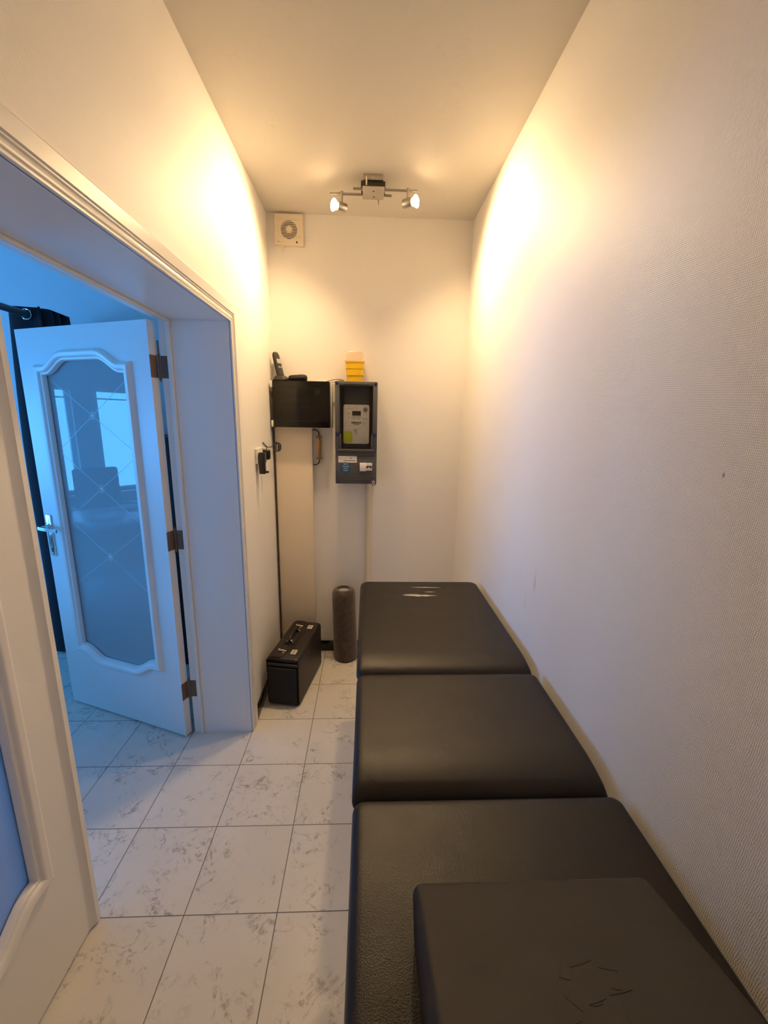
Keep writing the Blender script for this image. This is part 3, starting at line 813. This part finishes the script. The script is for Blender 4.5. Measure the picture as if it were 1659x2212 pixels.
# cable in the corner
mb = MB((-.2945, 1.528, .1)); mb.tube([(-.2935, 1.500, 1.532), (-.2945, 1.522, 1.47), (-.2945, 1.530, 1.2), (-.2945, 1.531, .8), (-.2945, 1.531, .4), (-.2945, 1.530, .001)], .0034, 8, 4)
ck = mb.build('corner_cable', 'wine'); ck.location = (-.2945, 1.528, .1)
tag(ck, 'thin dark cable dropping from the fuse cabinet down the left corner', 'cable')
# earth terminal
eo = (-.021, YB, 1.41)
et = thing('earth_terminal', 'brass earthing bar with dark wire loops beside the cable duct', 'earth terminal', eo)
mb = MB(eo); mb.box(-.030, -.013, 1.562, 1.576, 1.358, 1.462, .002); mb.build('brass_bar', 'brass', et)
for z in (1.345, 1.4765): mb = MB(eo); mb.box(-.036, -.007, 1.566, 1.580, z-.006, z+.006, .002); mb.build('clamp', 'brass', et)
for z in (1.345, 1.4765):
    for x in (-.034, -.009):
        mb = MB(eo); mb.cyl((x, 1.556, z), (x, 1.567, z), .0055, None, 6); mb.cyl((x, 1.576, z), (x, YB, z), .003, None, 8); mb.build('bolt', 'rust', et)
for s_ in (1, -1):
    mb = MB(eo); zc = 1.411
    mb.tube([(-.0215, 1.569, zc+s_*.048), (-.0215, 1.569, zc+s_*.075), (-.028, 1.569, zc+s_*.098), (-.045, 1.570, zc+s_*.108), (-.0625, 1.571, zc+s_*.107)], .0030, 8)
    mb.build('earth_wire', 'copper_cable', et)

# ------------------------------------------------------------------ things on top of the cabinets
# yellow sharps tub
so = (.2, 1.515, MZ1)
tb = thing('sharps_container', 'small yellow plastic sharps tub with milky lid on the meter box', 'sharps container', so)
mb = MB(so)
def sqr(cx, cy, hw, z, r=.012): return rrect(cx-hw, cx+hw, cy-hw, cy+hw, r, z, 4)
cx, cy = .2, 1.515
mb.loft([sqr(cx,cy,.044,MZ1+.0005), sqr(cx,cy,.0462,MZ1+.034), sqr(cx,cy,.0450,MZ1+.0355), sqr(cx,cy,.0490,MZ1+.037), sqr(cx,cy,.0500,MZ1+.071), sqr(cx,cy,.0486,MZ1+.0725), sqr(cx,cy,.0518,MZ1+.074), sqr(cx,cy,.0530,MZ1+.108), sqr(cx,cy,.0555,MZ1+.109), sqr(cx,cy,.0555,MZ1+.114)])
mb.build('tub_body', 'yellow', tb)
mb = MB(so)
mb.loft([sqr(cx,cy,.0565,MZ1+.1145), sqr(cx,cy,.0565,MZ1+.119), sqr(cx,cy,.0500,MZ1+.121), sqr(cx,cy,.0485,MZ1+.160), sqr(cx,cy,.044,MZ1+.168)])
mb.build('lid', 'lid', tb)
# telephone in its cradle
po = (-.232, 1.522, CZ1)
ph = thing('cordless_phone', 'black cordless telephone upright in its cradle on the fuse cabinet', 'telephone', po, rz=math.radians(62))
mb = MB()
mb.loft([rrect(-.036,.036,-.040,.040,.012,.0005), rrect(-.038,.038,-.042,.042,.012,.006), rrect(-.032,.032,-.036,.036,.012,.018), rrect(-.026,.026,-.016,.030,.01,.030)])
mb.build('cradle', 'black', ph)
# handset: leans back (toward +y local)
T4 = Matrix.Translation((0, .004, .014)) @ Matrix.Rotation(math.radians(-15), 4, 'X')
def hs_box(mb, *a, **k): mb.box(*a, M4=T4, **k)
mb = MB()
loops = []
for z, w, t0, t1 in ((0,.019,-.009,.009),(.004,.0225,-.012,.012),(.03,.0235,-.013,.013),(.09,.0235,-.012,.012),(.135,.0225,-.012,.011),(.150,.018,-.010,.008),(.155,.010,-.006,.004)):
    loops.append([T4 @ Vector((p[0], p[1], z)) for p in rrect(-w, w, t0, t1, min(w, t1-t0)*.3, 0, 4)])
mb.loft(loops); hsn = mb.build('handset', 'black', ph)
mb = MB(); hs_box(mb, -.0165, .0165, -.0145, -.0118, .085, .112, bev=.001); mb.build('phone_display', 'ltgrey', hsn)
mb = MB()
for r_ in range(4):
    for c_ in range(3): hs_box(mb, -.016+c_*.0115, -.0075+c_*.0115, -.0155, -.0118, .020+r_*.0095, .0265+r_*.0095, bev=.0008)
mb.build('keypad', 'dkgrey', hsn)
mb = MB(); hs_box(mb, -.0165, -.002, -.0155, -.0118, .060, .068, bev=.001); hs_box(mb, .002, .0165, -.0155, -.0118, .060, .068, bev=.001); mb.build('call_button', 'ltgrey', hsn)
# rolled black pouch
uo = (-.135, 1.518, CZ1)
mb = MB(uo)
loops = []
for k, (x, r) in enumerate([(-.190,.006),(-.187,.013),(-.178,.018),(-.160,.0215),(-.140,.023),(-.120,.024),(-.100,.0235),(-.088,.021),(-.083,.016),(-.086,.010)]):
    loops.append([(x, 1.518+1.25*r*math.cos(a)*(1+.06*math.sin(5*a+k)), CZ1+.0185+max(-.0180, r*.86*math.sin(a)*(1+.05*math.cos(3*a+k*1.3)))) for a in [2*PI*j/28 for j in range(28)]])
mb.loft(loops); pu = mb.build('rolled_pouch', 'nylon'); pu.location = uo
tag(pu, 'rolled black cloth pouch lying on the fuse cabinet beside the telephone', 'pouch')
# plum cables lying from the phone to the tub
ko = (0, 1.515, CZ1)
mb = MB(ko)
mb.tube([(-.195,1.54,CZ1+.030),(-.178,1.548,CZ1+.018),(-.16,1.556,CZ1+.006),(-.10,1.56,CZ1+.0025),(-.04,1.55,CZ1+.0025),(.02,1.54,CZ1+.003),(.06,1.53,CZ1+.012),(.100,1.525,CZ1+.018),(.130,1.52,CZ1+.013),(.136,1.518,CZ1+.006)], .0019, 7)
mb.tube([(-.198,1.545,CZ1+.022),(-.18,1.552,CZ1+.012),(-.16,1.565,CZ1+.003),(-.08,1.57,CZ1+.0022),(.0,1.555,CZ1+.0022),(.05,1.54,CZ1+.0022),(.085,1.535,CZ1+.004),(.112,1.53,CZ1+.012),(.134,1.527,CZ1+.008)], .0017, 7)
pc = mb.build('phone_cable', 'purple'); pc.location = ko
tag(pc, 'plum coloured thin cables lying across the cabinet tops to the yellow tub', 'cable')
# ------------------------------------------------------------------ socket and chargers
ko = (XL, 1.20, 1.39)
sk = thing('wall_socket', 'white double wall socket on the left wall beside the corner', 'socket', ko)
mb = MB(ko); mb.box(XL, XL+.013, 1.112, 1.262, 1.350, 1.428, .003); mb.build('socket_plate', 'white', sk)
mb = MB(ko)
for y in (1.155, 1.222): mb.cyl((XL+.0132, y, 1.389), (XL+.0155, y, 1.389), .024, None, 24)
mb.build('socket_outlet', 'ivory', sk)
ko = (XL+.014, 1.15, 1.35)
cg = thing('plug_in_charger', 'black upright plug-in charger in the wall socket, hanging below it', 'charger', ko)
mb = MB(ko); mb.box(XL+.016, XL+.047, 1.122, 1.150, 1.296, 1.408, .003); mb.build('charger_case', 'black', cg)
mb = MB(ko); mb.box(XL+.016, XL+.044, 1.1502, 1.180, 1.352, 1.406, .003); mb.build('plug_block', 'dkgrey', cg)
mb = MB(ko); mb.box(XL+.020, XL+.040, 1.1502, 1.162, 1.312, 1.350, .001); mb.build('orange_side_label', 'orange', cg)
mb = MB(ko); mb.box(XL+.020, XL+.058, 1.1502, 1.168, 1.298, 1.309, .003); mb.build('base_lip', 'lcd', cg)
ko = (XL+.015, 1.235, 1.38)
ad_ = thing('power_adapter', 'small black power adapter with coiled lead in the wall socket by the corner', 'power adapter', ko)
mb = MB(ko)
mb.loft([[(x, a, b) for a, b, _ in rrect(1.212+q, 1.246-q, 1.362+q, 1.418-q, .010, 0)] for x, q in ((XL+.0162,0),(XL+.040,0),(XL+.050,.003),(XL+.053,.008))])
mb.build('adapter_case', 'black', ad_)
mb = MB(ko)
mb.tube([(XL+.034,1.230,1.417),(XL+.034,1.228,1.434),(XL+.026,1.222,1.446),(XL+.020,1.215,1.455),(XL+.018,1.218,1.448),(XL+.030,1.235,1.432),(XL+.045,1.28,1.428),(XL+.05,1.34,1.430),(XL+.045,1.42,1.438)], .0021, 7)
mb.build('lead', 'copper_cable', ad_)
mb = MB(ko)
for k in range(4):
    c_ = Vector((XL+.040+.005*k, 1.440+.008*k, 1.418)); rr = (.026, .022, .024, .019)[k]
    mb.tube([c_+Vector((rr*.55*math.cos(a), .4*rr*math.cos(a+k), rr*1.1*math.sin(a))) for a in [2*PI*j/12 for j in range(13)]], .0021, 6, 3)
mb.build('coiled_lead', 'copper_cable', ad_)

# ------------------------------------------------------------------ pilot case
case = thing('pilot_case', 'black leatherette pilot case with two combination locks on the tiles by the duct', 'case', (-.1790, 1.0115, 0), rz=math.radians(-10))
cw, cl, ch = .094, .445, .292
def sect(y, w, h, r=.022, z0=.004):
    pts = [(-w, y, z0+.010), (-w+.010, y, z0), (w-.010, y, z0), (w, y, z0+.010)]
    for k in range(7):
        a = PI/2*k/6; pts.append((w-r+r*math.cos(a), y, h-r+r*math.sin(a)))
    for k in range(7):
        a = PI/2+PI/2*k/6; pts.append((-w+r+r*math.cos(a), y, h-r+r*math.sin(a)))
    return pts
mb = MB()
mb.loft([sect(.010, cw-.008, ch-.010), sect(.004, cw-.003, ch-.004), sect(.014, cw, ch), sect(cl-.014, cw, ch), sect(cl-.004, cw-.003, ch-.004), sect(cl-.001, cw-.010, ch-.012)])
mb.build('case_shell', 'leather', case)
mb = MB()   # front pocket and piping
mb.box(-cw+.012, cw-.014, -.012, .006, .012, .238, .008, 3); mb.build('end_pocket', 'nylon', case)
mb = MB(); mb.box(-cw+.006, cw-.006, -.004, .006, .245, .262, .004); mb.build('end_flap_edge', 'leather', case)
mb = MB(); mb.box(-cw-.008, -cw+.001, .02, .04, .185, .235, .003); mb.build('side_ring_tab', 'nylon', case)
mb = MB()   # lid flap reaching from the left over the top
fl = []
for y in [.008+.429*k/40 for k in range(41)]:
    d = min(y-.008, .437-y); e = .010+.020*min(1, max(0, (d-.05)/.05)) if True else 0
    xr = .0 + (.028 if d > .11 else (.028*max(0, (d-.06)/.05)))
    xr -= .018*max(0, 1-d/.02)**2
    fl.append((xr, y))
loops = [[(x_, y, ch+.0028) for x_, y in fl], [(-.065, y, ch+.0028) for x_, y in fl], [(-cw+.010, y, ch-.005) for x_, y in fl], [(-cw-.002, y, ch-.020) for x_, y in fl], [(-cw-.002, y, ch-.055) for x_, y in fl], [(-cw+.0015, y, ch-.055) for x_, y in fl], [(-.06, y, ch-.002) for x_, y in fl], [(x_, y, ch-.002) for x_, y in fl], [(x_, y, ch+.0028) for x_, y in fl]]
mb.loft(loops, False, False, False); mb.build('lid_flap', 'leather', case)
mb = MB(); mb.box(-.046, .016, .148, .300, ch+.0025, ch+.0075, .003); mb.build('handle_base', 'nylon', case)
mb = MB(); mb.tube([(-.015,.158,ch+.006),(-.015,.160,ch+.020),(-.015,.170,ch+.032),(-.015,.190,ch+.037),(-.015,.224,ch+.038),(-.015,.258,ch+.037),(-.015,.278,ch+.032),(-.015,.288,ch+.020),(-.015,.290,ch+.006)], .0085, 12)
hdl = mb.build('carry_handle', 'leather', case)
for y in (.160, .288):
    mb = MB(); mb.tube([(-.034,y,ch+.008),(-.028,y,ch+.018),(-.015,y,ch+.022),(-.002,y,ch+.018),(.004,y,ch+.008)], .0028, 8); mb.build('handle_ring', 'silver', hdl)
for y in (.070, .365):
    mb = MB()
    mb.box(.028, .060, y-.023, y+.023, ch+.0005, ch+.005, .0015); lk = mb.build('combination_lock', 'plate', case)
    mb = MB()
    for k in range(3): mb.box(.040, .048, y-.013+k*.0105, y-.0085+k*.0105, ch+.0050, ch+.0058)
    mb.build('lock_dial', 'ink', lk)
    mb = MB()   # scrolled clasp
    mb.tube([(-.042,y+.010,ch+.006),(-.050,y+.016,ch+.006),(-.048,y+.004,ch+.006),(-.036,y+.000,ch+.007),(-.030,y+.008,ch+.007),(-.026,y-.002,ch+.007),(-.018,y+.006,ch+.007),(-.014,y-.004,ch+.007),(-.006,y+.004,ch+.006),(-.004,y-.006,ch+.006)], .0026, 8)
    mb.cyl((-.014, y-.016, ch+.003), (-.014, y-.016, ch+.008), .005, .004, 12)
    mb.build('clasp', 'plate', case)

# ------------------------------------------------------------------ cushion roll standing in the back corner
ro = (.146, 1.500, 0)
mb = MB(ro); loops = []; rn = random.Random(2)
N = 48
def ring(z, r, wr=0., lean=0., pinch=0.):
    L = []
    for k in range(N):
        a = 2*PI*k/N; q = r*(1+wr*math.sin(14*a+1.3)*(.6+.4*math.sin(3*a))+pinch*math.cos(4*a+.6))
        L.append((.146-.014*z/.5+q*math.cos(a), 1.500+q*math.sin(a), z))
    return L
for z, r, w, pn in ((.001,.070,0,.03),(.006,.077,0,.03),(.03,.079,0,.02),(.20,.0785,.003,.01),(.36,.0775,.006,0),(.43,.0775,.016,0),(.470,.076,.024,0),(.488,.070,.034,0),(.497,.060,.04,0),(.500,.052,.04,0),(.500,.046,.03,0),(.494,.041,.02,0),(.484,.039,.01,0),(.4835,.02,0,0)):
    loops.append(ring(z, r, w, 0, pn))
mb.loft(loops); rl = mb.build('bolster_roll', 'suede'); rl.location = ro
tag(rl, 'upright brown fabric bolster roll with gathered end between the pilot case and table', 'bolster')
mb = MB(ro); mb.cyl((.132, 1.500, .480), (.132, 1.500, .487), .036, .035, 32); mb.build('foam_end', 'card', rl)

# ------------------------------------------------------------------ office beyond the doorway
# curtain rod and gathered curtain
RX, RZ = -1.665, 2.135
mb = MB((RX, .4, RZ)); mb.cyl((RX, -1.7, RZ), (RX, OY1-.002, RZ), .0185, None, 20); rd = mb.build('curtain_rod', 'rod'); rd.location = (RX, .4, RZ)
tag(rd, 'dark round curtain rod high up in the office at the upper left', 'curtain rod')
cr_o = (RX, 1.68, RZ)
cu_ = thing('curtain', 'dark navy eyelet curtain drawn together on its rod behind the open door', 'curtain', cr_o)
mb = MB(cr_o)
def fold(z):
    pts = []; n = 7; sp = 1+.62*(1-z/2.18)**.8
    for k in range(n*10+1):
        u = k/(n*10); ph_ = u*n*PI
        pts.append((RX-.012+.092*sp*math.cos(ph_)*(1+.08*math.sin(u*9))+.01*math.sin(z*3+u*4), 1.535+.28*u+.018*math.sin(2*ph_), z))
    return pts
zz = [.02+ (2.175-.02)*k/14 for k in range(15)]
fr_ = [fold(z) for z in zz]; bk_ = [[(p[0]+.001, p[1]+.004, p[2]) for p in L] for L in fr_]
L2 = [a+b[::-1] for a, b in zip(fr_, bk_)]
mb.loft(L2, True, True, True); mb.build('curtain_cloth', 'curtain', cu_, ang=60)
for k in range(7):
    mb = MB(cr_o); y = 1.555+.04*k; N = 28; c_ = []
    for j in range(N+1):
        a = 2*PI*j/N; c_.append((RX+.027*math.cos(a), y-.003, RZ+.027*math.sin(a)))
    mb.tube(c_, .0042, 8, 0); mb.build('eyelet', 'chrome', cu_)
# dark tall cupboard behind the open leaf
dk = thing('tall_cupboard', 'blackish cupboard standing behind the open glazed door in the office', 'cupboard', (-.97, 1.66, 0))
do = (-.97, 1.66, 0)
mb = MB(do); mb.box(-1.30, -.64, 1.42, 1.98, .0, 1.46, .004); mb.build('carcass', 'darkwood', dk)
for a, b in ((-1.296, -.972), (-.968, -.644)):
    mb = MB(do); mb.box(a, b, 1.402, 1.4195, .05, 1.455, .003); d_ = mb.build('cupboard_door', 'darkwood', dk)
    hx_ = b-.03 if b < -.9 else a+.03
    mb = MB(do); mb.cyl((hx_, 1.392, .75), (hx_, 1.392, .87), .005, None, 10); mb.cyl((hx_, 1.392, .76), (hx_, 1.402, .76), .004, None, 8); mb.cyl((hx_, 1.392, .86), (hx_, 1.402, .86), .004, None, 8); mb.build('door_pull', 'steel', d_)
# desk
dx0, dx1, dy0, dy1 = -3.15, -2.30, -.55, .95
ds = thing('office_desk', 'pale office desk reflected in the glass of the open door', 'desk', (-2.72, .2, 0))
do = (-2.72, .2, 0)
mb = MB(do); mb.box(dx0, dx1, dy0, dy1, .715, .74, .004); mb.build('desktop', 'desk', ds)
for x in (dx0+.06, dx1-.06):
    for y in (dy0+.06, dy1-.06): mb = MB(do); mb.box(x-.02, x+.02, y-.02, y+.02, 0, .715, .003); mb.build('leg', 'white_metal', ds)
mb = MB(do); mb.box(dx1-.05, dx1-.03, dy0+.08, dy1-.08, .35, .714); mb.build('modesty_panel', 'desk', ds)
def single(mb, name, key, loc, label, cat, group=None, rz=0.):
    o = mb.build(name, key); o.location = loc; o.rotation_euler = (0,0,rz); return tag(o, label, cat, group)
mb = MB(); mb.box(-.10,.10,-.15,.15,0,.02,.001); single(mb, 'paper_stack', 'paper', (-2.95,.12,.7402), 'bright stack of white paper on the far side of the office desk', 'paper', rz=.2)
mb = MB(); mb.box(-.15,.15,-.11,.11,0,.006,.001); single(mb, 'document', 'paper', (-2.72,.42,.7402), 'single sheaf of papers on the middle of the office desk', 'paper', rz=.5)
mb = MB(); mb.mat('black').box(-.01,.01,-.20,.20,.10,.38,.004); mb.box(-.012,.004,-.03,.03,.01,.14); mb.box(-.09,.09,-.11,.11,0,.012,.004)
single(mb, 'monitor', None, (-2.62,-.25,.7402), 'dark flat monitor on the office desk', 'monitor')
# chair
chn = thing('office_chair', 'grey high-back office chair behind the desk, reflected in the door glass', 'chair', (-3.5,.2,0))
mb = MB(); mb.box(-.03,.03,-.20,.20,.58,1.06,.028,4); o_ = mb.build('backrest', 'chair', chn); o_.location = (-.20,.02,0); o_.rotation_euler = (0,0,0)
mb = MB(); mb.box(-.22,.24,-.23,.23,.42,.50,.03,4); mb.build('seat', 'chair', chn)
for s_ in (-1, 1):
    mb = MB(); mb.tube([(-.10,s_*.25,.47),(-.12,s_*.27,.60),(-.10,s_*.27,.66),(.12,s_*.27,.67)], .014, 10); mb.box(-.14,.14,s_*.27-.025,s_*.27+.025,.665,.69,.01); mb.build('armrest', 'black', chn)
mb = MB(); mb.cyl((0,0,.10),(0,0,.42), .025); mb.build('column', 'steel', chn)
for k in range(5):
    a = 2*PI*k/5+.3; mb = MB(); mb.tube([(0,0,.11),(.14*math.cos(a),.14*math.sin(a),.10),(.28*math.cos(a),.28*math.sin(a),.075)], .016, 8); mb.cyl((.28*math.cos(a)-.012*math.sin(a), .28*math.sin(a)+.012*math.cos(a), .028), (.28*math.cos(a)+.012*math.sin(a), .28*math.sin(a)-.012*math.cos(a), .028), .028, None, 16)
    mb.cyl((.28*math.cos(a),.28*math.sin(a),.03),(.28*math.cos(a),.28*math.sin(a),.08), .008); mb.build('castor_leg', 'black', chn)
# cartons and papers on the office floor
def carton(loc, sx, sy, sz, rz, label, key='card'):
    mb = MB(); mb.box(-sx/2,sx/2,-sy/2,sy/2,0,sz,.003); mb.box(-sx/2-.001,sx/2+.001,-.022,.022,sz-.001,sz+.0012)
    return single(mb, 'carton', key, loc, label, 'box', rz=rz)
carton((-1.95,.62,0),.32,.42,.26,.2,'grey carton on the office floor nearest to the open door')
carton((-1.98,.14,0),.30,.36,.20,-.3,'low pale carton on the office floor in front of the desk', 'paper')
carton((-1.95,.62,.2615),.24,.30,.12,.6,'small white carton on top of the grey carton', 'paper')

# ------------------------------------------------------------------ light
w = bpy.data.worlds.new('daylight'); SC.world = w; w.use_nodes = True
bg = w.node_tree.nodes['Background']; bg.inputs[0].default_value = (.080, .37, .96, 1); bg.inputs[1].default_value = 18.
for i, (a, b) in enumerate(W):
    ld = bpy.data.lights.new('daylight_portal', 'AREA'); ld.shape = 'RECTANGLE'; ld.size = (b-a); ld.size_y = WZ1-WZ0
    ld.cycles.is_portal = True
    lo_ = bpy.data.objects.new('daylight_portal', ld); COL.objects.link(lo_)
    lo_.location = (OX-.22, (a+b)/2, (WZ0+WZ1)/2); lo_.rotation_euler = (math.radians(90), 0, math.radians(-90))

# ------------------------------------------------------------------ camera
cam = bpy.data.cameras.new('camera'); co2 = bpy.data.objects.new('camera', cam); COL.objects.link(co2)
f_px = 889.149; cam.sensor_fit = 'VERTICAL'; cam.sensor_height = 36.; cam.lens = f_px/2212*36.; cam.clip_start = .01
yaw, pitch, roll = -0.042556196, 0.215328825, 0.019286208
fw = Vector((-math.sin(yaw)*math.cos(pitch), math.cos(yaw)*math.cos(pitch), -math.sin(pitch)))
r = Vector((math.cos(yaw), math.sin(yaw), 0)); u = r.cross(fw)
r2 = r*math.cos(roll)+u*math.sin(roll); u2 = -r*math.sin(roll)+u*math.cos(roll)
mw = Matrix((( r2.x, u2.x, -fw.x, .27962), (r2.y, u2.y, -fw.y, -1.04737), (r2.z, u2.z, -fw.z, 1.57515), (0,0,0,1)))
co2.matrix_world = mw
SC.camera = co2
vs = SC.view_settings; vs.view_transform = 'Standard'; vs.look = 'None'; vs.gamma = 1.; vs.exposure = 0.; vs.use_curve_mapping = False
SC.cycles.max_bounces = 10; SC.cycles.diffuse_bounces = 7; SC.cycles.glossy_bounces = 5; SC.cycles.transparent_max_bounces = 12
SC.cycles.sample_clamp_indirect = 6.
